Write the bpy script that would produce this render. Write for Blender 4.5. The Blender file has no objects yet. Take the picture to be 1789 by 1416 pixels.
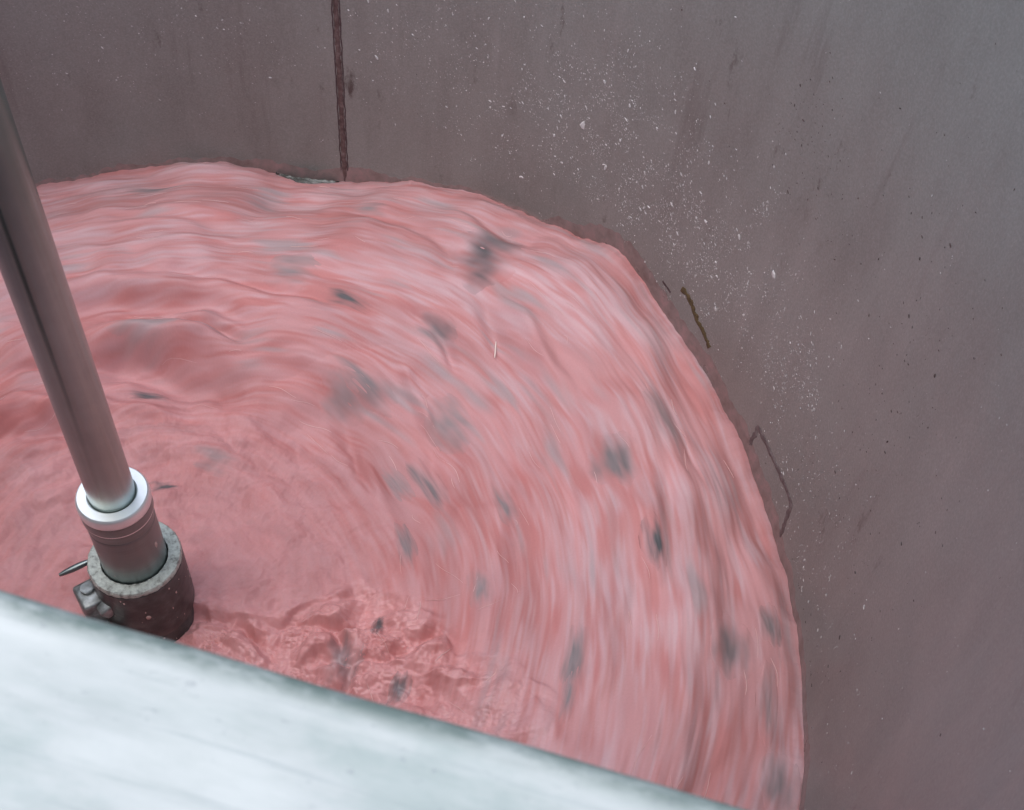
import bpy, bmesh, math, random
import numpy as np

random.seed(7)
rng = np.random.default_rng(7)
SC = bpy.context.scene
COL = SC.collection
R_TANK = 0.713          # inner radius of the tank, metres; its axis is the world z axis
Z_TOP = 1.725           # top of the tank wall
Z_FLOOR = 0.62

# ------------------------------------------------------------------ helpers
def link(name, me, mat=None, parent=None):
    o = bpy.data.objects.new(name, me)
    COL.objects.link(o)
    if mat is not None:
        me.materials.append(mat)
    if parent is not None:
        o.parent = parent
    return o

def np_mesh(name, verts, faces, smooth=True):
    """faces: (n,4) or (n,3) int array, or list of such arrays"""
    me = bpy.data.meshes.new(name)
    if not isinstance(faces, list):
        faces = [faces]
    verts = np.asarray(verts, np.float32)
    me.vertices.add(len(verts))
    me.vertices.foreach_set('co', verts.ravel())
    loops = np.concatenate([f.ravel() for f in faces]).astype(np.int32)
    counts = np.concatenate([np.full(len(f), f.shape[1]) for f in faces])
    starts = np.concatenate([[0], np.cumsum(counts)[:-1]]).astype(np.int32)
    me.loops.add(len(loops))
    me.loops.foreach_set('vertex_index', loops)
    me.polygons.add(len(counts))
    me.polygons.foreach_set('loop_start', starts)
    me.polygons.foreach_set('use_smooth', np.full(len(counts), smooth))
    me.update(calc_edges=True)
    me.validate()
    return me

def bm_mesh(name, bm, sharp=35):
    bmesh.ops.recalc_face_normals(bm, faces=bm.faces)
    me = bpy.data.meshes.new(name)
    bm.to_mesh(me); bm.free()
    for p in me.polygons:
        p.use_smooth = True
    me.set_sharp_from_angle(angle=math.radians(sharp))
    return me

def lathe(name, prof, seg=128, closed=False, wob=0.0):
    """prof: list of (r, z)"""
    bm = bmesh.new()
    rings = []
    for k, (r, z) in enumerate(prof):
        if r < 1e-6:
            rings.append([bm.verts.new((0, 0, z))])
        else:
            ring = []
            for i in range(seg):
                a = 2 * math.pi * i / seg
                w = wob * (math.sin(a * 13 + k) + math.sin(a * 29 + 2 * k) + .7 * math.sin(a * 47))
                ring.append(bm.verts.new(((r + w) * math.cos(a), (r + w) * math.sin(a), z)))
            rings.append(ring)
    pairs = list(zip(rings[:-1], rings[1:]))
    if closed:
        pairs.append((rings[-1], rings[0]))
    for a, b in pairs:
        for i in range(seg):
            j = (i + 1) % seg
            if len(a) == 1:
                bm.faces.new((a[0], b[i], b[j]))
            elif len(b) == 1:
                bm.faces.new((a[i], b[0], a[j]))
            else:
                bm.faces.new((a[i], b[i], b[j], a[j]))
    return bm_mesh(name, bm)

def thing(name, label, cat, group=None, loc=(0, 0, 0)):
    o = bpy.data.objects.new(name, None)
    COL.objects.link(o)
    o.location = loc
    o.empty_display_size = .05
    tag(o, label, cat, group)
    return o

def tag(o, label=None, cat=None, group=None, kind=None):
    if label: o['label'] = label
    if cat: o['category'] = cat
    if group: o['group'] = group
    if kind: o['kind'] = kind
    return o

# periodic gradient noise ------------------------------------------------
def _hash(i, j, seed):
    h = (i.astype(np.int64) * 374761393 + j.astype(np.int64) * 668265263 + seed * 1442695041) & 0xFFFFFFFF
    h = ((h ^ (h >> 13)) * 1274126177) & 0xFFFFFFFF
    h = ((h ^ (h >> 16)) * 2246822519) & 0xFFFFFFFF
    return (h ^ (h >> 15)) & 0xFFFFFFFF

def pn(u, v, pu, seed):
    """gradient noise about -1..1, period pu (int or None) along u"""
    u, v = np.broadcast_arrays(np.asarray(u, float), np.asarray(v, float))
    i = np.floor(u).astype(np.int64); j = np.floor(v).astype(np.int64)
    fu = u - i; fv = v - j
    su = fu * fu * fu * (fu * (fu * 6 - 15) + 10); sv = fv * fv * fv * (fv * (fv * 6 - 15) + 10)
    def g(di, dj):
        a = (i + di) % pu if pu else i + di
        t = _hash(a, j + dj, seed) * (2 * math.pi / 4294967296.0)
        return np.cos(t) * (fu - di) + np.sin(t) * (fv - dj)
    n0 = g(0, 0) * (1 - su) + g(1, 0) * su
    n1 = g(0, 1) * (1 - su) + g(1, 1) * su
    return (n0 * (1 - sv) + n1 * sv) * 1.5

def cells(u, v, pu, seed, jit=.8):
    """distance to the nearest of a jittered set of points, period pu along u"""
    u, v = np.broadcast_arrays(np.asarray(u, float), np.asarray(v, float))
    i = np.floor(u).astype(np.int64); j = np.floor(v).astype(np.int64)
    best = np.full(u.shape, 9.0); second = np.full(u.shape, 9.0)
    for di in (-1, 0, 1):
        for dj in (-1, 0, 1):
            a = (i + di) % pu if pu else i + di
            h = _hash(a, j + dj, seed); h2 = _hash(a, j + dj, seed + 77)
            px = i + di + .5 + jit * (h / 4294967296.0 - .5); py = j + dj + .5 + jit * (h2 / 4294967296.0 - .5)
            d = (u - px) ** 2 + (v - py) ** 2
            second = np.minimum(second, np.maximum(best, d)); best = np.minimum(best, d)
    return np.sqrt(best), np.sqrt(second)

def sst(x, a, b):
    t = np.clip((x - a) / (b - a), 0, 1)
    return t * t * (3 - 2 * t)

TAU = 2 * math.pi
# ------------------------------------------------------------------ the pulp surface as a function of (radius, angle)
RIM = np.array([(-180, 1.0), (-120, .99), (-60, .985), (-30, .98), (-12.9, .985), (-4, .972), (5, .972), (14, .972), (24.4, .996),
                (35.5, 1.021), (41.3, 1.036), (45.1, 1.063), (47.7, 1.064), (54, 1.042), (62, 1.026), (68, 1.02), (74, 1.007),
                (80, .985), (83.5, .970), (87.2, .958), (91.4, .958), (94, .972), (96, .977), (101.4, .98), (110, .97), (120, .963), (150, .98), (180, 1.0)])
CREST = np.array([(-180, .36), (-100, .40), (-40, .40), (-5, .395), (10.4, .403), (15.6, .411), (27, .438), (43.3, .479), (55, .47), (66, .40), (77.4, .315), (97.7, .291),
                  (108.6, .306), (126, .295), (141, .306), (180, .36)])
OVER = np.array([(.0, 8), (.051, 5.8), (.064, 1.9), (.081, -1.8), (.117, 4.8), (.15, 5.5), (.185, 10), (.243, 14.8), (.275, 11.8), (.345, -2.3), (.412, -5.4), (.457, -9.1), (.475, -11.6), (.72, -45)])

_GA = np.linspace(-180, 180, 2881)
def smooth_table(a, v, sigma):
    y = np.interp(_GA, a, v)[:-1]
    f = np.fft.rfftfreq(len(y), d=.125)
    return np.append(y2 := np.fft.irfft(np.fft.rfft(y) * np.exp(-2 * (np.pi * f * sigma) ** 2), len(y)), y2[0])
T_SPIN = smooth_table([-180, -30, 20, 60, 150, 180], [.078, 0, 0, .006, .094, .078], 8)     # the fibres run slowly outward round the far side
T_RIM = smooth_table(RIM[:, 0], RIM[:, 1], 1.6)
T_CREST = smooth_table(CREST[:, 0], CREST[:, 1], 5)
T_STEP = smooth_table([-180, -60, 2, 12, 40, 50, 72, 90, 96, 112, 124, 180], [.09, .09, .06, .034, .030, .09, .10, .05, .022, .028, .06, .09], 5)

# fibres combed along the flow: random fields on a (radius, angle) grid, long round the shaft and narrow across it
_FR = np.arange(.020, .724, .001); _FN = 4096
def fibre_field(seed, layers):
    g = np.random.default_rng(seed)
    f = np.fft.rfftfreq(_FN, d=TAU / _FN); fr = np.fft.rfftfreq(len(_FR), d=.001)
    out = np.zeros((len(_FR), _FN), np.float32)
    for width, length, amp in layers:
        w = np.fft.rfft(g.standard_normal((len(_FR), _FN)), axis=1)
        w *= np.exp(-2 * (np.pi * f[None, :] * (length * np.clip(_FR / .33, .22, 1) / np.maximum(_FR, .08))[:, None]) ** 2)
        w = np.fft.irfft(w, _FN, axis=1)
        w = np.fft.irfft(np.fft.rfft(w, axis=0) * np.exp(-2 * (np.pi * fr * width) ** 2)[:, None], len(_FR), axis=0)
        w /= w.std(axis=1, keepdims=True) + 1e-9
        out += (amp * w).astype(np.float32)
    return out
F_PALE = fibre_field(1, [(.0009, .012, .40), (.0020, .020, .40), (.005, .030, .30), (.012, .036, .18)])
F_RED = fibre_field(2, [(.0009, .011, .38), (.0022, .020, .38), (.006, .032, .28), (.015, .04, .24)])
F_GREY = fibre_field(3, [(.0020, .018, .25), (.005, .026, .30), (.012, .036, .35)])
F_REL = fibre_field(4, [(.0014, .014, .22), (.0032, .022, .40), (.008, .034, .8)])
F_BIG = fibre_field(5, [(.016, .050, .6), (.034, .085, .8)])
def fib(F, r, t):
    x = (r - _FR[0]) / .001; x = np.clip(x, 0, len(_FR) - 1.001); i = x.astype(int); fx = x - i
    y = (t / TAU % 1.0) * _FN; j = np.floor(y).astype(int) % _FN; fy = y - np.floor(y); j2 = (j + 1) % _FN
    return (F[i, j] * (1 - fx) + F[i + 1, j] * fx) * (1 - fy) + (F[i, j2] * (1 - fx) + F[i + 1, j2] * fx) * fy

# deep folds of the pulp: radius, from deg, to deg, rise (+) or hollow (-), half width
FOLDS = [(.372, 82, 120, -.020, .009), (.338, 96, 140, -.012, .007), (.44, 70, 112, -.010, .009), (.275, 100, 135, .012, .010), (.47, 48, 66, -.009, .008), (.40, 44, 60, .009, .009), (.29, 38, 60, -.008, .008), (.55, 90, 118, -.005, .012), (.575, 92, 122, .004, .014), (.49, 122, 150, -.012, .010),
         (.350, 84, 126, .022, .018), (.312, 80, 124, -.034, .020), (.400, 78, 132, -.020, .016), (.31, 45, 155, -.020, .045), (.300, 122, 150, .014, .014), (.275, 124, 152, -.016, .014),
         (.432, 92, 130, .010, .013), (.60, 58, 84, -.008, .012), (.655, 52, 68, -.009, .010), (.52, 40, 58, -.010, .014), (.545, 34, 55, .010, .012),
         (.33, 52, 84, -.010, .016), (.36, 24, 48, -.008, .014), (.25, 58, 92, .006, .010), (.225, 60, 100, -.006, .010), (.58, 5, 24, -.007, .012), (.50, -14, 10, .007, .012)]

def pulp(r, t):
    """r metres, t radians -> height, colour (n,3), wetness"""
    r = np.asarray(r, float); t = np.asarray(t, float)
    r, t = np.broadcast_arrays(r, t)
    t = (t + math.pi) % TAU - math.pi
    td = np.degrees(t)
    x, y = r * np.cos(t), r * np.sin(t)
    u = (t + math.pi) / TAU
    rim = np.interp(td, _GA, T_RIM)
    crest = np.interp(td, _GA, T_CREST)
    # flow warp: streaks wander across the radius as they go round
    w1 = pn(u * 9, r * 7 + 3, 9, 11); w2 = pn(u * 26, r * 20, 26, 12)
    rw = r + .018 * w1 + .0045 * w2 + np.interp(td, _GA, T_SPIN) * sst(r, .08, .35) - .03
    uw = u + .010 * pn(u * 8, r * 14, 8, 13)
    # foam region near the shaft on the camera side
    tb = np.interp(r, OVER[:, 0], OVER[:, 1])
    dist = (tb - td) * np.pi / 180 * np.maximum(r, .05) + .014 * pn(x * 26, y * 26, None, 21) + .005 * pn(x * 55, y * 55, None, 98) + .002 * pn(x * 80, y * 80, None, 22)
    sheet_fade = sst(r, .47, .33)
    foam = sst(dist, -.003, .007) * sst(td, -150, -120) * sst(r, .50, .36)
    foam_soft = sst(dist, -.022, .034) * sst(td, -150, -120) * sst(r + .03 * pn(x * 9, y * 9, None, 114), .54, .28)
    far = sst(r, .12, .30)          # polar detail is only used away from the shaft
    # base form
    k = np.clip((r - crest) / (R_TANK - crest), 0, 1)
    z_crest = .982
    bank = z_crest + (rim - z_crest) * (.25 * k + .75 * k ** 1.8) + .032 * np.sin(np.pi * k) 
    inner_r = np.clip(r / crest, 0, 1)
    inner = .925 + .040 * inner_r ** 2 - .016 * np.sin(np.pi * np.clip(inner_r, 0, 1)) ** 2
    stepw = np.interp(td, _GA, T_STEP)
    s = sst(r + .004 * pn(u * 40, r * 9, 40, 32) + .012 * pn(u * 13, r * 5, 13, 33), crest - stepw, crest + .006)
    z = inner + (bank - inner) * s
    z = z + sst(r, .30, .18) * sst(td, -150, -120) * (-.003 * foam + (.003 + .008 * pn(r * 26, r * 0 + .5, None, 97)) * np.exp(-((dist + .006) / .010) ** 2))
    # folds drawn out along the flow
    calm = 1 - .85 * foam
    f1 = np.sqrt(pn(uw * 13, rw * 12, 13, 41) ** 2 + .03)
    big = fib(F_BIG, rw, t); rel = fib(F_REL, rw, t)
    tuft = pn(x * 11 + .5 * w1, y * 11, None, 110) + .5 * pn(x * 23, y * 23 + .4 * w1, None, 111)
    edge = sst(R_TANK - r, .0, .03)
    z = z + calm * edge * (.35 + .65 * far) * (.010 * (f1 - .3) + .0040 * big + .00095 * rel + .0065 * tuft)
    c1, c1b = cells(uw * 34, rw * 15, 34, 81); c2, c2b = cells(uw * 62, rw * 30, 62, 82)
    tear = pn(u * 17, r * 9, 17, 83)
    z = z + calm * edge * far * (.0026 * sst(c1b - c1, 0, .55) * (.55 + .6 * tear) + .0006 * sst(c2b - c2, 0, .5) * (.5 + .6 * pn(u * 21, r * 12, 21, 84)))
    for fr, fa, fb, amp, wd in FOLDS:
        mid = (fa + fb) / 2; half = (fb - fa) / 2
        rr_ = fr + .010 * pn(u * 45, r * 0 + fr * 40, 45, 85) + .012 * np.sin((td - mid) / half * 1.6)
        z = z + amp * np.exp(-((r - rr_) / wd) ** 2) * sst(half - np.abs(td - mid), 0, half * .6)
    # a fringe at the wall that climbs and drops a little
    z = z + (1 - edge) * (.0052 * pn(u * 75, r * 10, 75, 46) + .0030 * pn(u * 190, r * 12, 190, 47) + .0012 * pn(u * 520, r * 12, 520, 48))
    # churned foam
    q1 = pn(x * 9, y * 9, None, 50); q2 = pn(x * 9 + 5, y * 9 + 9, None, 51)
    xf, yf = x + .018 * q1, y + .018 * q2
    g1 = np.sqrt(pn(xf * 13, yf * 13, None, 52) ** 2 + .004); g2 = np.sqrt(pn(xf * 29, yf * 29, None, 53) ** 2 + .006); g3 = np.sqrt(pn(xf * 66, yf * 66, None, 54) ** 2 + .01)
    g4 = pn(x * 210, y * 210, None, 55); g5 = pn(x * 420, y * 420, None, 56)
    v1 = pn(x * 34, y * 34, None, 94); v2 = pn(x * 34 + 7, y * 34 + 3, None, 95); v3 = pn(x * 12, y * 12, None, 96)
    e1, e1b = cells((xf + .009 * v1) * 17, (yf + .009 * v2) * 24, None, 86, 1.0); e2, e2b = cells((xf + .003 * v2) * 66, (yf + .003 * v1) * 52, None, 87, 1.0); e3, e3b = cells(x * 170, y * 170, None, 88)
    z = z + foam_soft * (.027 * sst(e1b - e1, 0, .8) * np.clip(.75 + .9 * v3, .1, 1.3) + .0040 * sst(e2b - e2, 0, .8) * np.clip(.6 + .9 * v1, 0, 1.3) + .0019 * sst(e3b - e3, 0, .6) * sst(pn(x * 22, y * 22, None, 89), -.1, .4) - .010)
    z = z + foam_soft * (.034 * (g1 - .25) + .008 * (g2 - .25) + .0028 * (g3 - .25) + .0014 * g4 + .0005 * g5)
    # small ridges on the calm sheet behind the shaft
    zone = sst(r, .34, .2) * (1 - foam)
    h1, h1b = cells((xf + .5 * yf) * 15, (yf - .5 * xf) * 24, None, 93)
    z = z + zone * .005 * sst(h1b - h1, 0, .6) * (.6 + .6 * q1)
    z = z + zone * (.0034 * np.sqrt(pn(xf * 34, yf * 26, None, 57) ** 2 + .02) + .0013 * pn(x * 95, y * 80, None, 58) + .0006 * pn(x * 230, y * 200, None, 59))
    # ---------------- pigment of the pulp, with some light and shade worked into it
    ff = .25 + .75 * sst(r, .16, .40)
    a = .72 * ff * fib(F_PALE, rw, t) + .55 * pn(x * 8 + w1, y * 8, None, 61) + .45 * pn(x * 20, y * 20 + w1, None, 112)
    b = .72 * ff * fib(F_RED, rw, t) + .55 * pn(x * 7, y * 7 + w1, None, 65) + .45 * pn(x * 18 + w1, y * 18, None, 113)
    c = .80 * ff * fib(F_GREY, rw, t) + .45 * pn(x * 15, y * 15, None, 68)
    ai = pn(xf * 22, yf * 22, None, 71) + .6 * pn(x * 60, y * 60, None, 72) + .5 * pn(x * 150 + 2 * q1, y * 110, None, 73) + .3 * pn(x * 330, y * 260, None, 115)
    mixf = np.maximum(foam_soft * .8, .75 * (1 - far))
    a = a * (1 - mixf) + ai * mixf * .7; b = b * (1 - .6 * mixf) - .02 * mixf
    base = np.array([.515, .258, .260]); lilac = np.array([.545, .372, .392]); red = np.array([.46, .165, .155]); grey = np.array([.36, .295, .305])
    outer = sst(r, .30, .55)
    wl = sst(a, -.55, 1.15) * (.17 + .60 * outer) * (1 - .4 * foam_soft)
    wr = sst(b, -.70 + .40 * outer, 1.1) * (.92 - .25 * outer)  # inner pulp is redder, and darkened further in place of shade
    wg = sst(c, .30, 1.3) * .75
    froth = np.array([.66, .335, .325])  # pale aerated froth, lightened further to offset the beam's shade
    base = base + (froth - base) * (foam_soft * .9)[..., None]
    col = base + (lilac - base) * wl[..., None]
    col = col + (red - col) * wr[..., None]
    wg = wg * (1 - .7 * foam_soft) * (.3 + .7 * far)
    col = col + (grey - col) * wg[..., None]
    fine = 1 + .05 * fib(F_REL, rw, t + 1.0) * calm + .04 * pn(x * 500, y * 500, None, 75)
    col = np.clip(col * fine[..., None], .01, .9)
    wet = np.clip(.25 + .75 * foam_soft, 0, 1)
    return z, col, wet

# ------------------------------------------------------------------ materials
def new_mat(name):
    m = bpy.data.materials.new(name); m.use_nodes = True
    nt = m.node_tree
    return m, nt, nt.nodes['Principled BSDF']

def N(nt, typ, **kw):
    n = nt.nodes.new(typ)
    for k, v in kw.items():
        if hasattr(n, k):
            setattr(n, k, v)
        else:
            n.inputs[k].default_value = v
    return n

def noise(nt, vec, scale, detail=4, rough=.55):
    n = nt.nodes.new('ShaderNodeTexNoise')
    n.inputs['Scale'].default_value = scale; n.inputs['Detail'].default_value = detail; n.inputs['Roughness'].default_value = rough
    if vec is not None: nt.links.new(vec, n.inputs['Vector'])
    return n.outputs['Fac']

def ramp(nt, fac, stops):
    n = nt.nodes.new('ShaderNodeValToRGB')
    while len(n.color_ramp.elements) < len(stops): n.color_ramp.elements.new(.5)
    for e, (p, c) in zip(n.color_ramp.elements, stops):
        e.position = p; e.color = (*c, 1) if len(c) == 3 else c
    nt.links.new(fac, n.inputs['Fac'])
    return n.outputs['Color']

def mapping(nt, vec, scale=(1, 1, 1), rot=(0, 0, 0)):
    n = nt.nodes.new('ShaderNodeMapping')
    n.inputs['Scale'].default_value = scale; n.inputs['Rotation'].default_value = rot
    nt.links.new(vec, n.inputs['Vector'])
    return n.outputs['Vector']

def mix(nt, fac, a, b, mode='MIX'):
    n = nt.nodes.new('ShaderNodeMix'); n.data_type = 'RGBA'; n.blend_type = mode
    for sock, v in ((n.inputs[0], fac), (n.inputs[6], a), (n.inputs[7], b)):
        if hasattr(v, 'is_output'): nt.links.new(v, sock)
        elif isinstance(v, (int, float)): sock.default_value = v
        else: sock.default_value = (*v, 1)
    return n.outputs[2]

def bump(nt, bsdf, height, strength, dist):
    b = nt.nodes.new('ShaderNodeBump')
    b.inputs['Strength'].default_value = strength; b.inputs['Distance'].default_value = dist
    nt.links.new(height, b.inputs['Height']); nt.links.new(b.outputs['Normal'], bsdf.inputs['Normal'])

def objco(nt):
    return nt.nodes.new('ShaderNodeTexCoord').outputs['Object']

def mat_pulp():
    m, nt, b = new_mat('wet_pulp')
    a = nt.nodes.new('ShaderNodeVertexColor'); a.layer_name = 'pigment'
    nt.links.new(a.outputs['Color'], b.inputs['Base Color'])
    # alpha channel of the attribute carries how wet the surface is
    r = nt.nodes.new('ShaderNodeMapRange')
    r.inputs['From Min'].default_value = 0; r.inputs['From Max'].default_value = 1
    r.inputs['To Min'].default_value = .74; r.inputs['To Max'].default_value = .34
    nt.links.new(a.outputs['Alpha'], r.inputs['Value']); nt.links.new(r.outputs['Result'], b.inputs['Roughness'])
    b.inputs['Specular IOR Level'].default_value = .36
    b.inputs['Subsurface Weight'].default_value = .12
    b.inputs['Subsurface Radius'].default_value = (1.0, .45, .4)
    b.inputs['Subsurface Scale'].default_value = .004
    return m

def mat_wall():
    m, nt, b = new_mat('tank_steel')
    co = objco(nt)
    big = noise(nt, co, 3.2, 5, .6)
    mid = noise(nt, mapping(nt, co, (1, 1, .35)), 16, 6, .65)
    fin = noise(nt, co, 420, 3, .6)
    c = ramp(nt, big, [(.28, (.216, .203, .184)), (.5, (.260, .258, .236)), (.74, (.288, .295, .276))])
    c = mix(nt, .30, c, ramp(nt, mid, [(.28, (.152, .135, .122)), (.5, (.252, .248, .228)), (.75, (.326, .330, .308))]))
    c = mix(nt, .26, c, ramp(nt, fin, [(.3, (.09, .085, .085)), (.5, (.19, .182, .182)), (.72, (.34, .335, .335))]))
    # dark weathered blots and runs
    bl = noise(nt, mapping(nt, co, (1, 1, .45)), 26, 8, .72)
    zone = noise(nt, co, 4.5, 2, .5)
    mm = nt.nodes.new('ShaderNodeMath'); mm.operation = 'MULTIPLY'
    nt.links.new(ramp(nt, bl, [(.60, (0, 0, 0)), (.70, (1, 1, 1))]), mm.inputs[0])
    nt.links.new(ramp(nt, zone, [(.47, (0, 0, 0)), (.6, (1, 1, 1))]), mm.inputs[1])
    c = mix(nt, mm.outputs[0], c, (.085, .066, .06))
    # pale smears and faint vertical runs
    run = noise(nt, mapping(nt, co, (1, 1, .06)), 34, 6, .7)
    rz = noise(nt, co, 3.0, 3, .55)
    m2 = nt.nodes.new('ShaderNodeMath'); m2.operation = 'MULTIPLY'
    nt.links.new(ramp(nt, run, [(.52, (0, 0, 0)), (.68, (1, 1, 1))]), m2.inputs[0])
    nt.links.new(ramp(nt, rz, [(.45, (0, 0, 0)), (.62, (.55, .55, .55))]), m2.inputs[1])
    c = mix(nt, m2.outputs[0], c, (.30, .285, .27))
    run2 = noise(nt, mapping(nt, co, (1, 1, .10), (0, 0, 1.0)), 22, 6, .7)
    m3 = nt.nodes.new('ShaderNodeMath'); m3.operation = 'MULTIPLY'
    nt.links.new(ramp(nt, run2, [(.56, (0, 0, 0)), (.70, (.5, .5, .5))]), m3.inputs[0])
    nt.links.new(ramp(nt, rz, [(.36, (1, 1, 1)), (.52, (0, 0, 0))]), m3.inputs[1])
    c = mix(nt, m3.outputs[0], c, (.12, .098, .092))
    nt.links.new(c, b.inputs['Base Color'])
    b.inputs['Metallic'].default_value = .25
    nt.links.new(ramp(nt, noise(nt, co, 9, 5), [(.3, (.34,) * 3), (.7, (.48,) * 3)]), b.inputs['Roughness'])
    bump(nt, b, noise(nt, co, 260, 4, .6), .25, .0012)
    return m

def mat_plain(name, cols, scale=60, rough=(.4, .6), metal=0, bumps=None, stretch=(1, 1, 1), spec=.5):
    m, nt, b = new_mat(name)
    co = mapping(nt, objco(nt), stretch)
    n = noise(nt, co, scale, 6, .62)
    k = len(cols)
    c = ramp(nt, n, [(.3 + .4 * i / max(1, k - 1), cc) for i, cc in enumerate(cols)])
    nt.links.new(c, b.inputs['Base Color'])
    nt.links.new(ramp(nt, noise(nt, co, scale * .6, 4), [(.3, (rough[0],) * 3), (.7, (rough[1],) * 3)]), b.inputs['Roughness'])
    b.inputs['Metallic'].default_value = metal
    b.inputs['Specular IOR Level'].default_value = spec
    if bumps:
        bump(nt, b, noise(nt, co, bumps[0], 5, .6), bumps[1], bumps[2])
    return m

def mat_turned(name, base, rough, metal, zscale=900):
    """turned steel: fine rings round the axis"""
    m, nt, b = new_mat(name)
    co = objco(nt)
    rings = noise(nt, mapping(nt, co, (.5, .5, zscale)), 1.0, 3, .6)
    blot = noise(nt, co, 45, 5, .6)
    c = mix(nt, .5, ramp(nt, rings, [(.3, tuple(x * .8 for x in base)), (.7, tuple(min(1, x * 1.15) for x in base))]),
            ramp(nt, blot, [(.3, tuple(x * .86 for x in base)), (.7, tuple(min(1, x * 1.1) for x in base))]))
    nt.links.new(c, b.inputs['Base Color'])
    nt.links.new(ramp(nt, rings, [(.3, (rough * .85,) * 3), (.7, (rough * 1.2,) * 3)]), b.inputs['Roughness'])
    b.inputs['Metallic'].default_value = metal
    bump(nt, b, rings, .08, .0004)
    return m

def aniso(m, amount):
    nt = m.node_tree; b = nt.nodes['Principled BSDF']
    t = nt.nodes.new('ShaderNodeTangent'); t.direction_type = 'RADIAL'; t.axis = 'Z'
    nt.links.new(t.outputs[0], b.inputs['Tangent']); b.inputs['Anisotropic'].default_value = amount
    b.inputs['Anisotropic Rotation'].default_value = .25

def mat_beam():
    m, nt, b = new_mat('worn_pale_paint')
    tc = objco(nt)
    st = noise(nt, mapping(nt, tc, (2.2, 16, 16)), 2.2, 6, .62)      # runs along the beam (local x)
    bl = noise(nt, mapping(nt, tc, (1, 2.0, 2.0)), 11, 6, .65)
    fin = noise(nt, mapping(nt, tc, (1, 5, 5)), 60, 4, .6)
    c = ramp(nt, st, [(.32, (.25, .30, .268)), (.47, (.40, .425, .388)), (.66, (.51, .53, .485))])
    c = mix(nt, .45, c, ramp(nt, bl, [(.38, (.215, .285, .250)), (.47, (.40, .425, .387)), (.60, (.52, .54, .49))]))
    c = mix(nt, .16, c, ramp(nt, fin, [(.35, (.30, .33, .31)), (.6, (.50, .51, .49))]))
    # grime and scuffs collected on the rounded edge (local y near 0)
    sep = nt.nodes.new('ShaderNodeSeparateXYZ'); nt.links.new(tc, sep.inputs[0])
    em = nt.nodes.new('ShaderNodeMapRange'); em.interpolation_type = 'SMOOTHSTEP'
    em.inputs['From Min'].default_value = -.0080; em.inputs['From Max'].default_value = -.0022
    nt.links.new(sep.outputs['Y'], em.inputs['Value'])
    gn = noise(nt, mapping(nt, tc, (1, 2.5, 2.5)), 38, 6, .7)
    g = nt.nodes.new('ShaderNodeMath'); g.operation = 'MULTIPLY'
    nt.links.new(em.outputs['Result'], g.inputs[0]); nt.links.new(ramp(nt, gn, [(.36, (.30,) * 3), (.56, (1,) * 3)]), g.inputs[1])
    c = mix(nt, g.outputs[0], c, (.13, .168, .142))
    dn = noise(nt, mapping(nt, tc, (1, 2.2, 2.2)), 130, 6, .75)
    dz = nt.nodes.new('ShaderNodeMapRange'); dz.interpolation_type = 'SMOOTHSTEP'
    dz.inputs['From Min'].default_value = -.035; dz.inputs['From Max'].default_value = -.012
    nt.links.new(sep.outputs['Y'], dz.inputs['Value'])
    d = nt.nodes.new('ShaderNodeMath'); d.operation = 'MULTIPLY'
    nt.links.new(dz.outputs['Result'], d.inputs[0]); nt.links.new(ramp(nt, dn, [(.60, (0,) * 3), (.74, (.8,) * 3)]), d.inputs[1])
    c = mix(nt, d.outputs[0], c, (.13, .14, .16))
    sc = noise(nt, mapping(nt, tc, (1.5, 90, 90), (0, 0, .06)), 3.0, 5, .75)
    c = mix(nt, ramp(nt, sc, [(.56, (0,) * 3), (.68, (.7,) * 3)]), c, (.27, .305, .29))
    nt.links.new(c, b.inputs['Base Color'])
    b.inputs['Roughness'].default_value = .55
    bump(nt, b, st, .12, .002)
    return m

M_PULP = mat_pulp()
M_WALL = mat_wall()
M_WELD = mat_plain('weld_bead', [(.055, .030, .028), (.11, .066, .062), (.19, .14, .132)], 110, (.5, .7), .1, (300, .5, .002))
M_DARKLINE = mat_plain('patch_weld', [(.05, .028, .03), (.075, .045, .046)], 120, (.5, .7), 0, (300, .4, .001))
M_PATCH = mat_plain('stained_weld', [(.075, .048, .048), (.12, .09, .088), (.19, .165, .16)], 130, (.5, .7), 0, (300, .4, .001))
M_RUST = mat_plain('rust', [(.035, .022, .010), (.10, .066, .026), (.07, .045, .02)], 220, (.7, .9), 0, (500, .6, .001))
M_FLECK = mat_plain('dried_fleck', [(.42, .395, .385), (.62, .595, .58)], 40, (.5, .7))
M_DARKFLECK = mat_plain('dark_fleck', [(.035, .026, .024), (.08, .045, .04)], 40, (.6, .8))
M_ROD = mat_turned('polished_rod', (.365, .435, .415), .24, 1.0, 3)
aniso(M_ROD, .85)
M_RING = mat_turned('bright_ring', (.84, .87, .86), .36, .75, 1200)
M_SLEEVE = mat_turned('turned_sleeve', (.22, .265, .262), .34, 1.0, 300)
aniso(M_SLEEVE, .5)
M_COLLAR = mat_plain('oiled_iron', [(.024, .026, .026), (.052, .056, .055), (.105, .112, .108)], 45, (.30, .55), .08, (240, .25, .001))
M_CAP = mat_plain('scraped_cap', [(.15, .15, .135), (.39, .42, .38), (.52, .56, .51)], 170, (.35, .6), .3, (220, .7, .0015))
M_LUG = mat_plain('greasy_lug', [(.07, .075, .07), (.19, .205, .20), (.34, .365, .36)], 70, (.25, .5), .5, (200, .4, .001))
M_FIBRE = mat_plain('loose_fibre', [(.60, .33, .31), (.70, .48, .46)], 30, (.5, .7))
M_BEAM = mat_beam()

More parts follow.
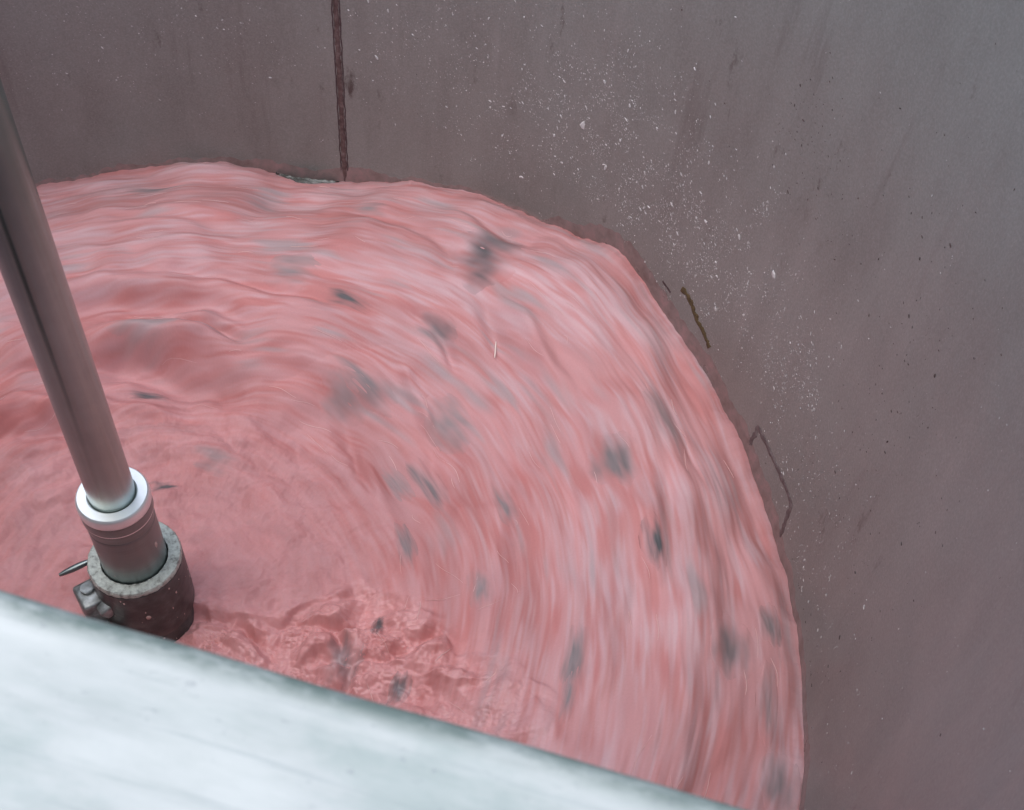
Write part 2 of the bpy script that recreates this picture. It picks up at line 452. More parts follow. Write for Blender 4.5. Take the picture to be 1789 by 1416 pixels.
# ------------------------------------------------------------------ pulp mesh
def theta_axis():
    segs = [(-180, -100, 230), (-100, -35, 330), (-35, 132, 1500), (132, 180, 160)]
    out = [np.linspace(a, b, n, endpoint=False) for a, b, n in segs]
    return np.radians(np.concatenate(out))

def colour_attr(me, col, wet):
    at = me.color_attributes.new('pigment', 'FLOAT_COLOR', 'POINT')
    data = np.concatenate([col, wet[:, None]], axis=1).astype(np.float32)
    at.data.foreach_set('color', data.ravel())

def build_pulp():
    th = theta_axis(); nt = len(th)
    rr = np.linspace(.035, R_TANK - .0006, 460); nr = len(rr)
    Rg, Tg = np.meshgrid(rr, th, indexing='ij')
    z, col, wet = pulp(Rg, Tg)
    V = np.stack([Rg * np.cos(Tg), Rg * np.sin(Tg), z], -1).reshape(-1, 3)
    idx = np.arange(nr * nt).reshape(nr, nt)
    nx = np.roll(idx, -1, axis=1)
    F = np.stack([idx[:-1], idx[1:], nx[1:], nx[:-1]], -1).reshape(-1, 4)
    # close the body of pulp underneath
    n0 = len(V)
    low = np.stack([(R_TANK - .0006) * np.cos(th), (R_TANK - .0006) * np.sin(th), np.full(nt, Z_FLOOR + .004)], -1)
    low2 = np.stack([.035 * np.cos(th), .035 * np.sin(th), np.full(nt, Z_FLOOR + .004)], -1)
    V = np.concatenate([V, low, low2])
    i1 = n0 + np.arange(nt); i2 = n0 + nt + np.arange(nt)
    F2 = np.stack([idx[-1], i1, np.roll(i1, -1), nx[-1]], -1)
    F3 = np.stack([i1, i2, np.roll(i2, -1), np.roll(i1, -1)], -1)
    F4 = np.stack([i2, idx[0], nx[0], np.roll(i2, -1)], -1)
    me = np_mesh('pink_pulp', V, [F, F2, F3, F4])
    c = np.concatenate([col.reshape(-1, 3), np.tile([.54, .27, .275], (2 * nt, 1))])
    w = np.concatenate([wet.ravel(), np.full(2 * nt, .3)])
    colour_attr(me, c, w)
    o = link('pink_pulp', me, M_PULP)
    tag(o, 'wet pink fibrous pulp swirling round the steel shaft inside the tank', 'pulp', kind='stuff')

build_pulp()

# ------------------------------------------------------------------ grey scraps lying in the pulp
SG = 'grey scraps mixed into the pink pulp'
SCRAPS = [  # radius, angle deg, length along flow, width, darkness, label
    (.622, 60.6, .086, .100, 1.12, 'large dark teal-grey scrap in the far pulp, to the right of the wall seam'),
    (.473, 73.3, .062, .022, .95, 'thin dark sliver of scrap in the pulp between the dark teal scrap and the shaft'),
    (.499, 59.2, .056, .034, .62, 'mid grey oval scrap just below the dark teal scrap'),
    (.393, 63.7, .085, .040, .62, 'long grey scrap with pale streak in the middle of the pulp'),
    (.491, 83.7, .062, .055, .50, 'pale grey square scrap left of the thin dark sliver'),
    (.347, 63.8, .060, .055, .50, 'faint brownish grey scrap right below the long pale-streaked scrap'),
    (.426, 46.9, .075, .050, .52, 'faint wide grey scrap left of the pulp step'),
    (.650, 78.6, .066, .024, .55, 'narrow grey scrap below the foot of the wall seam'),
    (.667, 105.9, .070, .024, .60, 'narrow grey scrap by the far rim, nearest the shaft rod'),
    (.551, 26.4, .062, .060, .72, 'ragged double grey scrap left of the diamond weld'),
    (.561, 14.1, .058, .028, .98, 'small dark slate scrap in the right band of pulp'),
    (.632, 1.3, .062, .050, .74, 'broad grey scrap near the right rim of the pulp, under the diamond weld'),
    (.676, 3.2, .045, .026, .66, 'small grey scrap between the broad grey scrap and the tank wall'),
    (.468, -2.0, .070, .026, .66, 'upright grey streak of scrap right of the churned foam'),
    (.364, 40.2, .085, .024, .72, 'slanting slim grey scrap in the inner pulp'),
    (.289, 23.4, .060, .022, .66, 'short dark slanting scrap above the torn pulp edge'),
    (.370, 13.5, .055, .028, .55, 'dull grey scrap right of the torn pulp edge'),
    (.424, 27.9, .070, .022, .58, 'faint slim scrap beside the pulp step'),
    (.159, 102.2, .032, .018, .95, 'tiny dark scrap right behind the bright ring of the shaft'),
    (.201, 85.5, .050, .035, .45, 'pale grey scrap beyond the bright shaft ring'),
    (.226, -10.2, .060, .038, .62, 'blue-grey scrap lying in the churned foam'),
    (.295, -12.9, .034, .022, .70, 'small pale grey scrap in foam beside the white beam'),
    (.252, 2.2, .030, .016, .85, 'tiny dark grey scrap at the edge of the foam'),
    (.291, 108.0, .044, .014, .90, 'dark sliver in the fold of pulp right of the shaft rod'),
    (.390, 105.9, .080, .034, .42, 'pale silvery grey scrap above the fold of pulp'),
    (.633, 29.2, .085, .034, .42, 'pale long grey scrap near the right rim, above the diamond weld'),
    (.688, -11.6, .060, .040, .70, 'grey scrap at the right rim nearest the white beam end'),
    (.669, -3.4, .080, .022, .45, 'faint upright scrap by the right rim of the pulp'),
    (.317, 40.7, .055, .022, .50, 'faint slanting scrap nearest the inner pulp centre'),
    (.467, -7.4, .065, .016, .62, 'thin dark upright scrap just off the end of the foam'),
]

def build_scrap(k, r0, deg, ln, wd, dark, label):
    nu, nv = 46, 26
    a = np.linspace(-.5, .5, nu); b = np.linspace(-.5, .5, nv)
    A, B = np.meshgrid(a, b, indexing='ij')
    ln *= 1.32; wd *= 1.30
    r = np.clip(r0 + B * wd, .056, R_TANK - .002); t = math.radians(deg) + A * ln / r0
    z, col, wet = pulp(r, t)
    n1 = pn(A * 2.2, B * 5, None, 100 + k); n2 = pn(A * 4.5, B * 16, None, 200 + k); n3 = pn(A * 9, B * 34, None, 300 + k)
    d = ((np.abs(A) * 2) ** 3 + (np.abs(B) * 2) ** 3) ** (1 / 3) + .30 * n1 + .12 * n2
    d = d + (.06 if dark > 1 else .16) * fib(F_GREY, r, t + 2.0) + .09 * fib(F_REL, r, t + 2.0)
    body = sst(d, .95, -.12)
    d0 = np.sqrt((A * 2) ** 2 + (B * 2) ** 2) + .2 * n1
    zz = z + .0006 * sst(d0, 1.0, .5) - .0035 * sst(d0, .86, 1.2) + .0008 * n2 * body
    grey = np.array([.062, .078, .084])
    paler = np.array([.35, .275, .28])
    g = grey + (paler - grey) * np.clip((1.0 - dark) * 1.5 + .12 * n2, 0, 1)[..., None]
    w = np.clip(body * (.74 + .38 * dark) * (1 + .12 * fib(F_REL, r, t + 3.0)), 0, .95)
    c = col + (g - col) * w[..., None]
    n = nu * nv
    top = np.stack([r * np.cos(t), r * np.sin(t), zz], -1).reshape(-1, 3)
    bot = top - [0, 0, .0025]
    idx = np.arange(n).reshape(nu, nv)
    q = np.stack([idx[:-1, :-1], idx[:-1, 1:], idx[1:, 1:], idx[1:, :-1]], -1).reshape(-1, 4)
    per = np.concatenate([idx[:-1, 0], idx[-1, :-1], idx[1:, -1][::-1], idx[0, 1:][::-1]])
    pn_ = np.roll(per, -1)
    side = np.stack([per, pn_, pn_ + n, per + n], -1)
    x0 = np.array([r0 * math.cos(math.radians(deg)), r0 * math.sin(math.radians(deg)), float(z[nu // 2, nv // 2])])
    me = np_mesh('grey_scrap', np.concatenate([top, bot]) - x0, [q[:, ::-1], q + n, side])
    cc = c.reshape(-1, 3)
    colour_attr(me, np.concatenate([cc, cc]), np.concatenate([wet.ravel()] * 2))
    o = link('grey_scrap', me, M_PULP)
    o.location = x0
    tag(o, label, 'scrap', SG)

for k, (r_, a_, *rest) in enumerate(SCRAPS):
    if r_ > .36 and r_ < .672:
        sx, sy = r_ * math.cos(math.radians(a_)), r_ * math.sin(math.radians(a_))
        sy -= .028 if a_ > 8 else .015
        r_, a_ = math.hypot(sx, sy), math.degrees(math.atan2(sy, sx))
    build_scrap(k, r_, a_, *rest)

# dark crumpled rag caught where the pulp meets the wall under the seam
def build_rag():
    nu, nv = 60, 14
    A, B = np.meshgrid(np.linspace(-1, 1, nu), np.linspace(0, 1, nv), indexing='ij')
    t = np.radians(88.6 + A * 3.9 * -1)
    taper = np.clip(1 - np.abs(A) ** 2.2, .06, 1)
    rad = R_TANK - .003 - B * .020 * taper - .002 * pn(A * 6, B * 3, None, 5)
    zs, _, _ = pulp(R_TANK - .020 * B - .002, t)
    zs0, _, _ = pulp(np.full_like(t, R_TANK - .002), t)
    z = np.maximum(zs, zs0 * (1 - B) + zs * B) + .004 * taper * np.sin(B * 3.0) + .0025 * pn(A * 7, B * 4, None, 6) * taper + .006 * (1 - B) * taper - .004 * (1 - taper)
    top = np.stack([rad * np.cos(t), rad * np.sin(t), z], -1).reshape(-1, 3)
    n = len(top); idx = np.arange(n).reshape(nu, nv)
    q = np.stack([idx[:-1, :-1], idx[:-1, 1:], idx[1:, 1:], idx[1:, :-1]], -1).reshape(-1, 4)
    per = np.concatenate([idx[:-1, 0], idx[-1, :-1], idx[1:, -1][::-1], idx[0, 1:][::-1]])
    side = np.stack([per, np.roll(per, -1), np.roll(per, -1) + n, per + n], -1)
    x0 = top.mean(0)
    me = np_mesh('dark_rag', np.concatenate([top, top - [0, 0, .005]]) - x0, [q, q[:, ::-1] + n, side])
    o = link('dark_rag', me, mat_plain('sooty_rag', [(.03, .03, .027), (.09, .094, .085), (.40, .42, .40)], 60, (.6, .9), 0, (250, .5, .001), (.5, 3, 2.5)))
    o.location = x0
    tag(o, 'dark grey frayed rag caught at the far rim left of the wall seam', 'rag')
build_rag()

# ------------------------------------------------------------------ loose fibres on the pulp
def tube(pts, rad, n=4):
    """returns verts, quads of a thin tapering tube"""
    pts = np.asarray(pts); m = len(pts)
    tan = np.gradient(pts, axis=0); tan /= np.linalg.norm(tan, axis=1)[:, None] + 1e-12
    up = np.array([0, 0, 1.0]); s = np.cross(tan, up); s /= np.linalg.norm(s, axis=1)[:, None] + 1e-9
    w = np.cross(s, tan)
    prof = rad * np.sin(np.linspace(.25, math.pi - .25, m)) ** .5
    V = np.concatenate([(pts + prof[:, None] * (math.cos(a) * s + math.sin(a) * w))[:, None] for a in np.arange(n) * TAU / n], axis=1).reshape(-1, 3)
    idx = np.arange(m * n).reshape(m, n); nx = np.roll(idx, -1, 1)
    F = np.stack([idx[:-1], idx[1:], nx[1:], nx[:-1]], -1).reshape(-1, 4)
    return V, F

def build_fibres(count):
    VV, FF, off = [], [], 0
    for k in range(count):
        r = .27 + (R_TANK - .29) * rng.random(); t = math.radians(rng.uniform(-40, 140))
        L = rng.uniform(.012, .045); m = 8
        s = np.linspace(0, 1, m); dev = rng.normal(0, .10)
        if r < .4 and t < .2: dev = rng.normal(0, 1.0)
        tt = t + s * L / r * math.cos(dev); rr = r + s * L * math.sin(dev) + .003 * np.sin(s * rng.uniform(1, 4) + rng.uniform(0, 6))
        rr = np.clip(rr, .06, R_TANK - .004)
        z, _, _ = pulp(rr, tt)
        z = z + .0001 + .0004 * np.sin(s * math.pi) * rng.random()
        v, f = tube(np.stack([rr * np.cos(tt), rr * np.sin(tt), z], -1), rng.uniform(.00022, .00048))
        VV.append(v); FF.append(f + off); off += len(v)
    me = np_mesh('loose_fibres', np.concatenate(VV), np.concatenate(FF))
    o = link('loose_fibres', me, M_FIBRE)
    tag(o, 'thin pale fibres strewn over the pink pulp', 'fibres', kind='stuff')
build_fibres(110)

def build_straw():
    s = np.linspace(0, 1, 10)
    tt = np.radians(49.6 - 2.2 * s); rr = .518 - .020 * s
    z, _, _ = pulp(rr, tt)
    P = np.stack([rr * np.cos(tt), rr * np.sin(tt), z + .002 + .002 * s], -1)
    x0 = P.mean(0)
    v, f = tube(P - x0, .0012, 6)
    o = link('pale_straw', np_mesh('pale_straw', v, f), mat_plain('straw', [(.72, .58, .52), (.8, .70, .64)], 80, (.4, .6)))
    o.location = x0
    tag(o, 'single pale straw sticking up from the upper middle of the pink pulp', 'straw')
build_straw()

# ------------------------------------------------------------------ tank
tank = thing('steel_tank', 'round grey steel tank with pale splashes over its inner wall', 'tank')
ro = R_TANK + .010
wall_prof = [(R_TANK, Z_FLOOR), (R_TANK, .8), (R_TANK, 1.0), (R_TANK, 1.2), (R_TANK, 1.4), (R_TANK, Z_TOP), (ro, Z_TOP), (ro, 1.2), (ro, Z_FLOOR - .01), (0, Z_FLOOR - .01)]
bmw = lathe('wall', wall_prof[:-1] + [(.0, Z_FLOOR - .01)], 360)
link('wall', bmw, M_WALL, tank)
link('floor_plate', lathe('floor_plate', [(0, Z_FLOOR), (R_TANK - .001, Z_FLOOR), (R_TANK - .001, Z_FLOOR - .006), (0, Z_FLOOR - .006)], 160), M_WALL, tank)
link('rim_flange', lathe('rim_flange', [(ro + .0005, Z_TOP - .03), (ro + .045, Z_TOP - .03), (ro + .045, Z_TOP - .001), (ro + .0005, Z_TOP - .001)], 200, True), M_WALL, tank)

def wall_pt(deg, z, lift=0.0):
    a = math.radians(deg)
    return np.array([(R_TANK - lift) * math.cos(a), (R_TANK - lift) * math.sin(a), z])

def bead(name, path, width, lift, mat, seed, rough=.3, na=7):
    """raised bead along a path of (deg, z) on the inner wall"""
    path = np.array(path, float)
    L = np.concatenate([[0], np.cumsum(np.hypot(np.diff(np.radians(path[:, 0])) * R_TANK, np.diff(path[:, 1])))])
    m = max(6, int(L[-1] / .0025)); s = np.linspace(0, L[-1], m)
    dg = np.interp(s, L, path[:, 0]); zz = np.interp(s, L, path[:, 1])
    X = np.radians(dg) * R_TANK; tx, tz = np.gradient(X), np.gradient(zz); n = np.hypot(tx, tz); nx, nz = -tz / n, tx / n
    V = []
    for j in range(na):
        q = j / (na - 1) * 2 - 1
        ww = width * .5 * (1 + rough * pn(s * 160, s * 0 + j * .3, None, seed)) + .0
        ofs = .0012 * pn(s * 60, s * 0 + 3, None, seed + 1)
        xx = X + nx * (q * ww + ofs); z2 = zz + nz * (q * ww + ofs)
        h = lift * (1 - q * q) * (1 + .6 * rough * pn(s * 260, s * 0 + q * 2, None, seed + 2)) - (.0006 if abs(q) == 1 else 0)
        a = xx / R_TANK
        V.append(np.stack([(R_TANK - h) * np.cos(a), (R_TANK - h) * np.sin(a), z2], -1))
    V = np.stack(V, 1).reshape(-1, 3)
    idx = np.arange(m * na).reshape(m, na)
    F = np.stack([idx[:-1, :-1], idx[1:, :-1], idx[1:, 1:], idx[:-1, 1:]], -1).reshape(-1, 4)
    return link(name, np_mesh(name, V, F), mat, tank)

sm = bead('weld_seam', [(84.45, Z_TOP - .004), (84.0, .90)], .0085, .0016, M_WELD, 400, .35, 9)
sm['label'] = 'dark reddish brown vertical weld seam'
# two fine dark undercut lines beside the bead
for dd in (-.42, .42):
    u_ = bead('undercut_line', [(84.45 + dd, Z_TOP - .004), (84.0 + dd, .90)], .0026, .0007, M_DARKLINE, 410 + int(dd * 10), .4, 5)
pw = bead('patch_weld', [(22.9, .955), (22.2, 1.043), (22.1, 1.043), (13.5, 1.041), (13.45, 1.038), (12.6, .965)], .0098, .0008, M_PATCH, 420, .55, 7)
pw['label'] = 'dark weld outline of a diamond patch'
rs = bead('rust_streak', [(38.3, 1.090), (37.4, 1.088), (36.2, 1.079), (35.1, 1.069), (33.6, 1.060), (32.4, 1.052)], .0110, .0010, M_RUST, 430, 1.0, 7)
rs['label'] = 'olive brown rust streak'
bead('rust_streak', [(41.0, 1.074), (40.4, 1.072), (39.6, 1.068)], .005, .0006, M_DARKLINE, 431, 1.2, 5)
# second far seam, opposite side
bead('weld_seam', [(-96, Z_TOP - .004), (-96, .90)], .0085, .0016, M_WELD, 440, .35, 9)

def build_flecks(name, spots, mat, label):
    """small dried specks stuck to the wall: flat faceted chips"""
    VV, FF, off = [], [], 0
    for dg, z, L, W, ang in spots:
        a0 = math.radians(dg)
        k = 6
        ph = np.linspace(0, TAU, k, endpoint=False) + rng.random() * 1.0
        rad = 1 + rng.normal(0, .22, k)
        px = L * .5 * np.cos(ph) * rad; pz = W * .5 * np.sin(ph) * rad
        x = px * math.cos(ang) - pz * math.sin(ang); y = px * math.sin(ang) + pz * math.cos(ang)
        aa = a0 + x / R_TANK
        base = np.stack([(R_TANK + .0002) * np.cos(aa), (R_TANK + .0002) * np.sin(aa), z + y], -1)
        aa2 = a0 + x * .6 / R_TANK; h = R_TANK - min(.0012, .25 * W)
        top = np.stack([h * np.cos(aa2), h * np.sin(aa2), z + y * .6], -1)
        VV.append(np.concatenate([base, top]))
        i = np.arange(k); j = (i + 1) % k
        F = np.stack([i, j, j + k, i + k], -1)
        FF.append((F + off, np.array([[k, k + 1, k + 2], [k, k + 2, k + 3], [k, k + 3, k + 4], [k, k + 4, k + 5]]) + off))
        off += 2 * k
    me = np_mesh(name, np.concatenate(VV), [np.concatenate([f[0] for f in FF]), np.concatenate([f[1] for f in FF])], smooth=False)
    o = link(name, me, mat, tank)
    o['kind'] = 'stuff'; o['label'] = label

def fleck_spots():
    # clusters: (deg, z, sigma deg, sigma z, count)
    cl = [(66, 1.22, 9, .07, 500), (56, 1.19, 7, .06, 800), (47, 1.21, 6, .06, 900), (43, 1.16, 5, .05, 500), (38, 1.15, 4, .045, 450), (31, 1.15, 4, .05, 400),
          (51, 1.27, 7, .05, 450), (77, 1.22, 5, .06, 250), (25, 1.17, 2.2, .05, 220), (20.5, 1.15, 1.3, .05, 260), (16.5, 1.12, 1.2, .05, 200), (11, 1.09, 2.5, .06, 160), (6, 1.04, 3, .05, 160),
          (31.5, 1.27, 1.2, .04, 70), (96, 1.20, 9, .07, 260), (110, 1.20, 9, .06, 380), (-2, 1.05, 5, .08, 140)]
    out = []
    for dg, z, sd, sz, n in cl:
        for _ in range(int(n * 3.0)):
            d = rng.normal(dg, sd * 1.1); zz = rng.normal(z, sz * 1.1)
            if abs(d - 84.1) < 1.2 or zz < 1.0 or zz > 1.6: continue
            if pn(np.array(d * .35), np.array(zz * 26), None, 500) + rng.normal(0, .3) < -.05: continue
            W = .00052 * math.exp(rng.normal(0, .45)); L = W * rng.uniform(1.2, 3.4)
            if rng.random() < .05: W *= 2.5; L = W * rng.uniform(1.0, 2.6)
            out.append((d, zz, L, W, rng.normal(.9, .55)))
    for _ in range(900):
        W = .0006 * math.exp(rng.normal(0, .4))
        out.append((rng.uniform(-35, 140), rng.uniform(.99, 1.55), W * rng.uniform(1.1, 2.6), W, rng.uniform(0, 3.1)))
    return out
build_flecks('splash_flecks', fleck_spots(), M_FLECK, 'pale dried pulp specks splashed over the wall')
dk = []
for dg, z, sd, sz, n in [(30, 1.41, 2.0, .025, 60), (27, 1.36, 3, .04, 60), (12, 1.40, 8, .10, 110), (9, 1.30, 4, .1, 80), (0, 1.15, 6, .12, 110), (50, 1.25, 40, .15, 60), (110, 1.2, 15, .08, 15)]:
    for _ in range(n):
        W = .0008 * math.exp(rng.normal(0, .4))
        dk.append((rng.normal(dg, sd), min(1.6, max(1.0, rng.normal(z, sz))), W * rng.uniform(1, 3), W, rng.normal(.7, .5)))
build_flecks('dark_specks', dk, M_DARKFLECK, 'dark specks on the wall')

def build_smear():
    """thin ragged film of wet pulp left on the wall just above the rim of the pulp"""
    td = np.linspace(-40, 140, 2400); t = np.radians(td); u = (t + math.pi) / TAU
    zr, _, _ = pulp(np.full_like(t, R_TANK - .001), t)
    h = .007 + .024 * sst(pn(u * 19, u * 0 + 2.5, 19, 90), -.2, .7) + .006 * pn(u * 120, u * 0 + 1.5, 120, 91) + .004 * pn(u * 420, u * 0 + 1.5, 420, 92)
    h = np.clip(h, .001, .05)
    V = []
    for q, lift in ((0, .0016), (.35, .0013), (.7, .0007), (1.0, -.0004)):
        zz = zr - .006 + (h + .006) * q
        V.append(np.stack([(R_TANK - lift) * np.cos(t), (R_TANK - lift) * np.sin(t), zz], -1))
    V = np.stack(V, 1).reshape(-1, 3); idx = np.arange(len(td) * 4).reshape(-1, 4)
    F = np.stack([idx[:-1, :-1], idx[1:, :-1], idx[1:, 1:], idx[:-1, 1:]], -1).reshape(-1, 4)
    m = mat_plain('wet_film', [(.17, .115, .105), (.22, .165, .155), (.30, .19, .185)], 60, (.25, .45), .1, (200, .3, .001))
    o = link('wet_film', np_mesh('wet_film', V, F), m, tank); o['label'] = 'brownish wet film just above the pulp'
build_smear()

# ------------------------------------------------------------------ mixer shaft
shaft = thing('mixer_shaft', 'upright steel mixer shaft with bright ring and dark collar, standing in the pulp', 'shaft', None, (0, 0, 1.0))
def lpart(name, prof, mat, seg=128, closed=False, wob=0.0, parent=shaft):
    return link(name, lathe(name, [(r, z - 1.0) for r, z in prof], seg, closed, wob), mat, parent)
lpart('rod', [(0, 2.35)] + [(.0216 - .0010 * min(1, max(0, (z - 1.15) / .4)) - .0012 * max(0, 1 - (z - 1.112) / .04) ** 2, z) for z in np.linspace(2.35, 1.112, 160)] + [(0, 1.112)], M_ROD)
rg = lpart('end_ring', [(.0209, 1.112), (.0209, 1.1335), (.0222, 1.1390), (.0235, 1.1400), (.0322, 1.1400), (.0336, 1.1388), (.0344, 1.1362), (.0345, 1.1295), (.0342, 1.1270), (.0336, 1.1264), (.0336, 1.112)], M_RING, closed=True)
rg['label'] = 'bright polished ring round the rod'
lpart('sleeve', [(0, 1.1115), (.0334, 1.1115), (.0339, 1.1258), (.0339, 1.1140), (.0330, 1.1120), (.0334, 1.1100), (.0326, 1.1065), (.0322, 1.100), (.0322, 1.0990), (.0319, 1.0985), (.0322, 1.098), (.0323, 1.094)] + [(.0323 - .00016 * (k % 2), 1.092 - k * .0017) for k in range(28)] + [(.0324, 1.040), (.0324, 1.012), (0, 1.012)], M_SLEEVE)
cp = lpart('collar_cap', [(.0334, 1.0215), (.0334, 1.0255), (.0340, 1.0268), (.0455, 1.0272), (.0468, 1.0252), (.0471, 1.0225), (.0469, 1.0215)], M_CAP, 200, True, .00022)
cp['label'] = 'scraped pale top face of the collar'
lpart('collar', [(0, 1.0115), (.0340, 1.0115), (.0340, 1.0210), (.0464, 1.0210), (.0472, 1.0200), (.0474, 1.0), (.0478, .955), (.0476, .936), (.0466, .932), (.0464, .930), (.0468, .927), (.0476, .90), (.049, .875), (.051, .86), (.053, .80), (.053, .70), (0, .70)], M_COLLAR)

def box_bm(size, bevel, seg=3):
    bm = bmesh.new(); bmesh.ops.create_cube(bm, size=1)
    for v in bm.verts: v.co = (v.co.x * size[0], v.co.y * size[1], v.co.z * size[2])
    bmesh.ops.bevel(bm, geom=list(bm.edges), offset=bevel, segments=seg, affect='EDGES', profile=.5)
    return bm
def place(bm, loc, rz=0, ry=0, rx=0):
    from mathutils import Matrix, Euler
    bm.transform(Matrix.Translation(loc) @ Euler((rx, ry, rz)).to_matrix().to_4x4())
    return bm
def join(bms):
    out = bmesh.new()
    for b in bms:
        me = bpy.data.meshes.new('t'); b.to_mesh(me); b.free(); out.from_mesh(me); bpy.data.meshes.remove(me)
    return out

LA = math.radians(-138)      # the lug sits on the left, towards the camera
er = (math.cos(LA), math.sin(LA))
et = (-er[1], er[0])
def lug_pt(rad, tan, z): return (er[0] * rad + et[0] * tan, er[1] * rad + et[1] * tan, z - 1.0)
lug = link('clamp_lug', bm_mesh('clamp_lug', join([
    place(box_bm((.030, .034, .044), .004), lug_pt(.051, -.006, .972), LA),
    place(box_bm((.016, .022, .016), .003), lug_pt(.044, .012, .985), LA, ry=.5)])), M_LUG, shaft)
st = bmesh.new()
# rounded strap: a plate with a half round end
prof = [(-.016, -.011)] + [(-.016, .011)] + [(.010 + .011 * math.cos(a), .011 * math.sin(a)) for a in np.linspace(math.pi / 2, -math.pi / 2, 14)]
lo = [st.verts.new((x, y, -.0035)) for x, y in prof]; hi = [st.verts.new((x, y, .0035)) for x, y in prof]
st.faces.new(hi); st.faces.new(lo[::-1])
for i in range(len(prof)):
    j = (i + 1) % len(prof); st.faces.new((lo[i], lo[j], hi[j], hi[i]))
bmesh.ops.bevel(st, geom=[e for e in st.edges if abs(e.verts[0].co.z - e.verts[1].co.z) < 1e-6], offset=.0018, segments=2, affect='EDGES')
link('strap', bm_mesh('strap', place(st, lug_pt(.058, .024, .952), LA + math.pi / 2)), M_LUG, lug)
bolt = bmesh.new(); bmesh.ops.create_cone(bolt, cap_ends=True, segments=6, radius1=.0075, radius2=.0075, depth=.006)
bmesh.ops.bevel(bolt, geom=list(bolt.edges), offset=.0008, segments=2, affect='EDGES')
link('bolt', bm_mesh('bolt', place(bolt, lug_pt(.053, -.010, .996), .3)), M_LUG, lug)

def build_pin():
    a = math.radians(183)
    P0 = np.array([.046 * math.cos(a), .046 * math.sin(a), +.012]); P1 = P0 + np.array([-.030, -.0185, -.008])
    s = np.linspace(0, 1, 10)[:, None]
    v, f = tube(P0 + (P1 - P0) * s, .0036, 12)
    # collar-end kept full width, tip tapering
    me = np_mesh('pin', v, f)
    return link('pin', me, M_SLEEVE, shaft)
build_pin()

# unseen dark cylinder, added to reflect as a dark stripe in the rod
link('rod_stripe_blocker', lathe('rod_stripe_blocker', [(0, Z_TOP - .006), (.062, Z_TOP - .006), (.062, .80), (0, .80)], 48), M_COLLAR, tank).location = (.42 * math.cos(math.radians(-98)), .42 * math.sin(math.radians(-98)), 0)

def shaft_splashes():
    VV, FF, off = [], [], 0
    for _ in range(90):
        if rng.random() < .92: R_, z = .0474, rng.uniform(-.10, .018)
        else: R_, z = .0324, rng.uniform(.02, .095)
        a = rng.uniform(-math.pi, math.pi); W = .0008 * math.exp(rng.normal(0, .5)); L = W * rng.uniform(1, 2.5)
        k = 7; ph = np.linspace(0, TAU, k, endpoint=False); rad = 1 + rng.normal(0, .18, k)
        for lay, (sc, hh) in enumerate(((1.0, -.0003), (.6, .4 * W))):
            aa = a + W * sc * np.cos(ph) * rad / R_
            VV.append(np.stack([(R_ + hh) * np.cos(aa), (R_ + hh) * np.sin(aa), z + L * sc * np.sin(ph) * rad], -1))
        i = np.arange(k); j = (i + 1) % k
        FF.append(np.stack([i, j, j + k, i + k], -1) + off)
        FF.append(np.array([[k, k + 1, k + 2, k + 3], [k, k + 3, k + 4, k + 5], [k, k + 5, k + 6, k + 6]])[:2] + off)
        off += 2 * k
    o = link('splash_specks', np_mesh('splash_specks', np.concatenate(VV), np.concatenate(FF)), mat_plain('pulp_speck', [(.40, .27, .24), (.55, .42, .38)], 60, (.3, .5)), shaft)
    o['kind'] = 'stuff'
shaft_splashes()

# ------------------------------------------------------------------ beam across the tank in front
def build_beam():
    u = np.array([.98802, -.15436]); n = np.array([.15436, .98802])
    foot = n * -.3918 ; z_top = 1.78
    rad = .0046; width = .17; th = z_top - (Z_TOP + .0005)
    prof = []          # (y, z) local: y toward the tank centre is +
    for a in np.linspace(-70, 90, 15):
        prof.append((-rad + rad * math.cos(math.radians(a)), -rad + rad * math.sin(math.radians(a))))
    ys = np.linspace(-rad - .004, -width + rad, 40)
    prof += [(y, 0.0) for y in ys]
    for a in np.linspace(100, 180, 7):
        prof.append((-width + rad + rad * math.cos(math.radians(a)), -rad + rad * math.sin(math.radians(a))))
    prof += [(-width, -th), (-.012, -th), (-.008, -th + .004)]
    prof = np.array(prof); k = len(prof)
    xs = np.linspace(-.80, .80, 260)
    V = np.zeros((len(xs), k, 3))
    for i, x in enumerate(xs):
        y = prof[:, 0] + .0011 * math.sin(x * 6.0 + .5) + .0006 * pn(np.array(x * 30.), np.array(.5), None, 600)
        z = prof[:, 1] + np.where(prof[:, 1] > -.02, .0010 * pn(np.full(k, x * 9), prof[:, 0] * 26, None, 601) + .0003 * pn(np.full(k, x * 50), prof[:, 0] * 120, None, 602), 0)
        V[i, :, 0] = x; V[i, :, 1] = y; V[i, :, 2] = z
    idx = np.arange(len(xs) * k).reshape(len(xs), k); nx = np.roll(idx, -1, 1)
    F = np.stack([idx[:-1], idx[1:], nx[1:], nx[:-1]], -1).reshape(-1, 4)[:, ::-1]
    me = np_mesh('white_beam', V.reshape(-1, 3), F)
    bm = bmesh.new(); bm.from_mesh(me)
    bm.verts.ensure_lookup_table()
    bm.faces.new([bm.verts[i] for i in idx[0]]); bm.faces.new([bm.verts[i] for i in idx[-1][::-1]])
    bmesh.ops.recalc_face_normals(bm, faces=bm.faces)
    bm.to_mesh(me); bm.free()
    me.set_sharp_from_angle(angle=math.radians(50))
    o = link('white_beam', me, M_BEAM)
    o.location = (foot[0], foot[1], z_top)
    o.rotation_euler = (0, 0, math.atan2(u[1], u[0]))
    tag(o, 'pale white painted beam with worn rounded edge lying across the tank', 'beam')
build_beam()

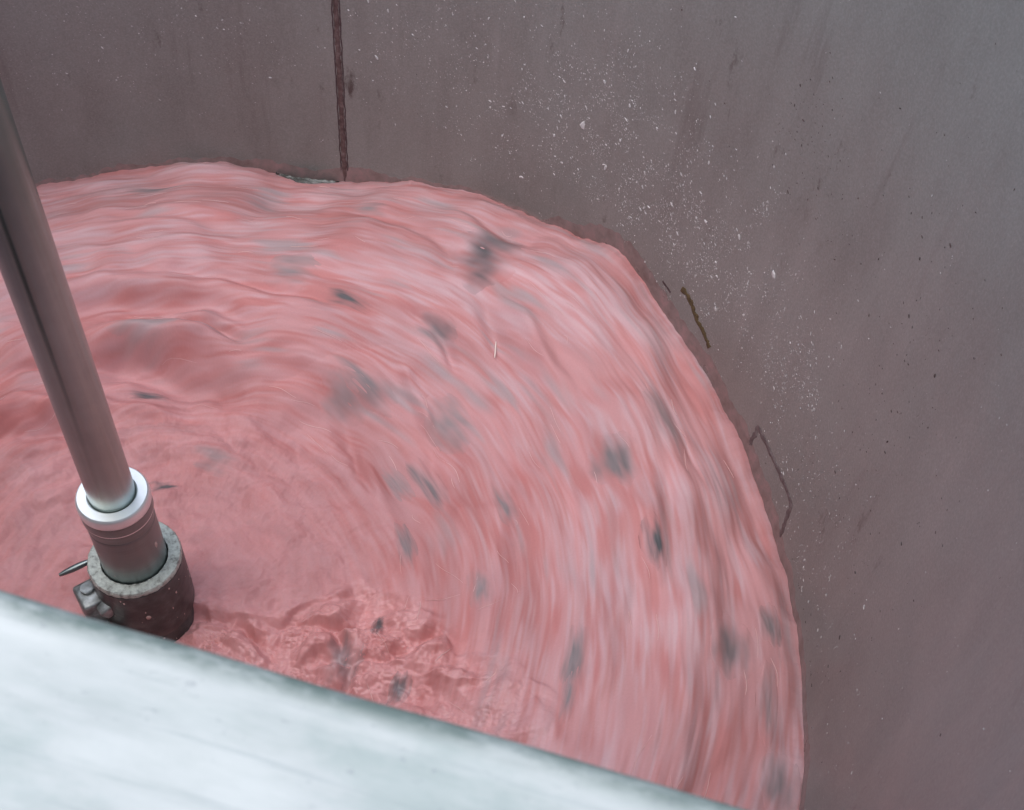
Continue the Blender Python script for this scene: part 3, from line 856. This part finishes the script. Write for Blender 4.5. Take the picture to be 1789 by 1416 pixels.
# ------------------------------------------------------------------ light
w = bpy.data.worlds.new('World'); SC.world = w; w.use_nodes = True
nt = w.node_tree
sky = nt.nodes.new('ShaderNodeTexSky'); sky.sky_type = 'NISHITA'; sky.sun_disc = False
SUN_EL, SUN_AZ = math.radians(70), math.radians(226)
sky.sun_elevation = SUN_EL; sky.sun_rotation = SUN_AZ
sky.air_density = 1.0; sky.dust_density = 2.2; sky.ozone_density = 1.0
nt.links.new(sky.outputs[0], nt.nodes['Background'].inputs['Color'])
nt.nodes['Background'].inputs['Strength'].default_value = .15
sl = bpy.data.lights.new('sun', 'SUN'); sl.energy = 1.1; sl.angle = math.radians(110); sl.color = (1.0, .97, .93)
so = bpy.data.objects.new('sun', sl); COL.objects.link(so)
from mathutils import Vector, Matrix
dirv = Vector((math.sin(SUN_AZ) * math.cos(SUN_EL), math.cos(SUN_AZ) * math.cos(SUN_EL), math.sin(SUN_EL)))
so.rotation_euler = dirv.to_track_quat('Z', 'Y').to_euler()

# ------------------------------------------------------------------ camera
cam = bpy.data.cameras.new('camera'); co = bpy.data.objects.new('camera', cam); COL.objects.link(co)
p = math.radians(50)
fw = Vector((0, math.cos(p), -math.sin(p))); dn = Vector((0, -math.sin(p), -math.cos(p))); rt = Vector((1, 0, 0))
dx, dy = -.1305, .99145
X = dx * dn + dy * rt            # image right
Y = -(dy * dn - dx * rt)         # image up
mw = Matrix((X, Y, -fw)).transposed().to_4x4()
mw.translation = Vector((.367, -.548, 2.0))
co.matrix_world = mw
cam.sensor_width = 36; cam.lens = 36 * 1853.6 / 1789
cam.clip_start = .02; cam.clip_end = 100
cam.dof.use_dof = True; cam.dof.focus_distance = 1.22; cam.dof.aperture_fstop = 26
SC.camera = co
SC.view_settings.view_transform = 'Standard'; SC.view_settings.look = 'None'
SC.view_settings.exposure = 0.88; SC.view_settings.gamma = 1.0
SC.view_settings.use_curve_mapping = False
SC.render.engine = 'CYCLES'
SC.cycles.max_bounces = 8; SC.cycles.diffuse_bounces = 5
SC.cycles.use_denoising = True
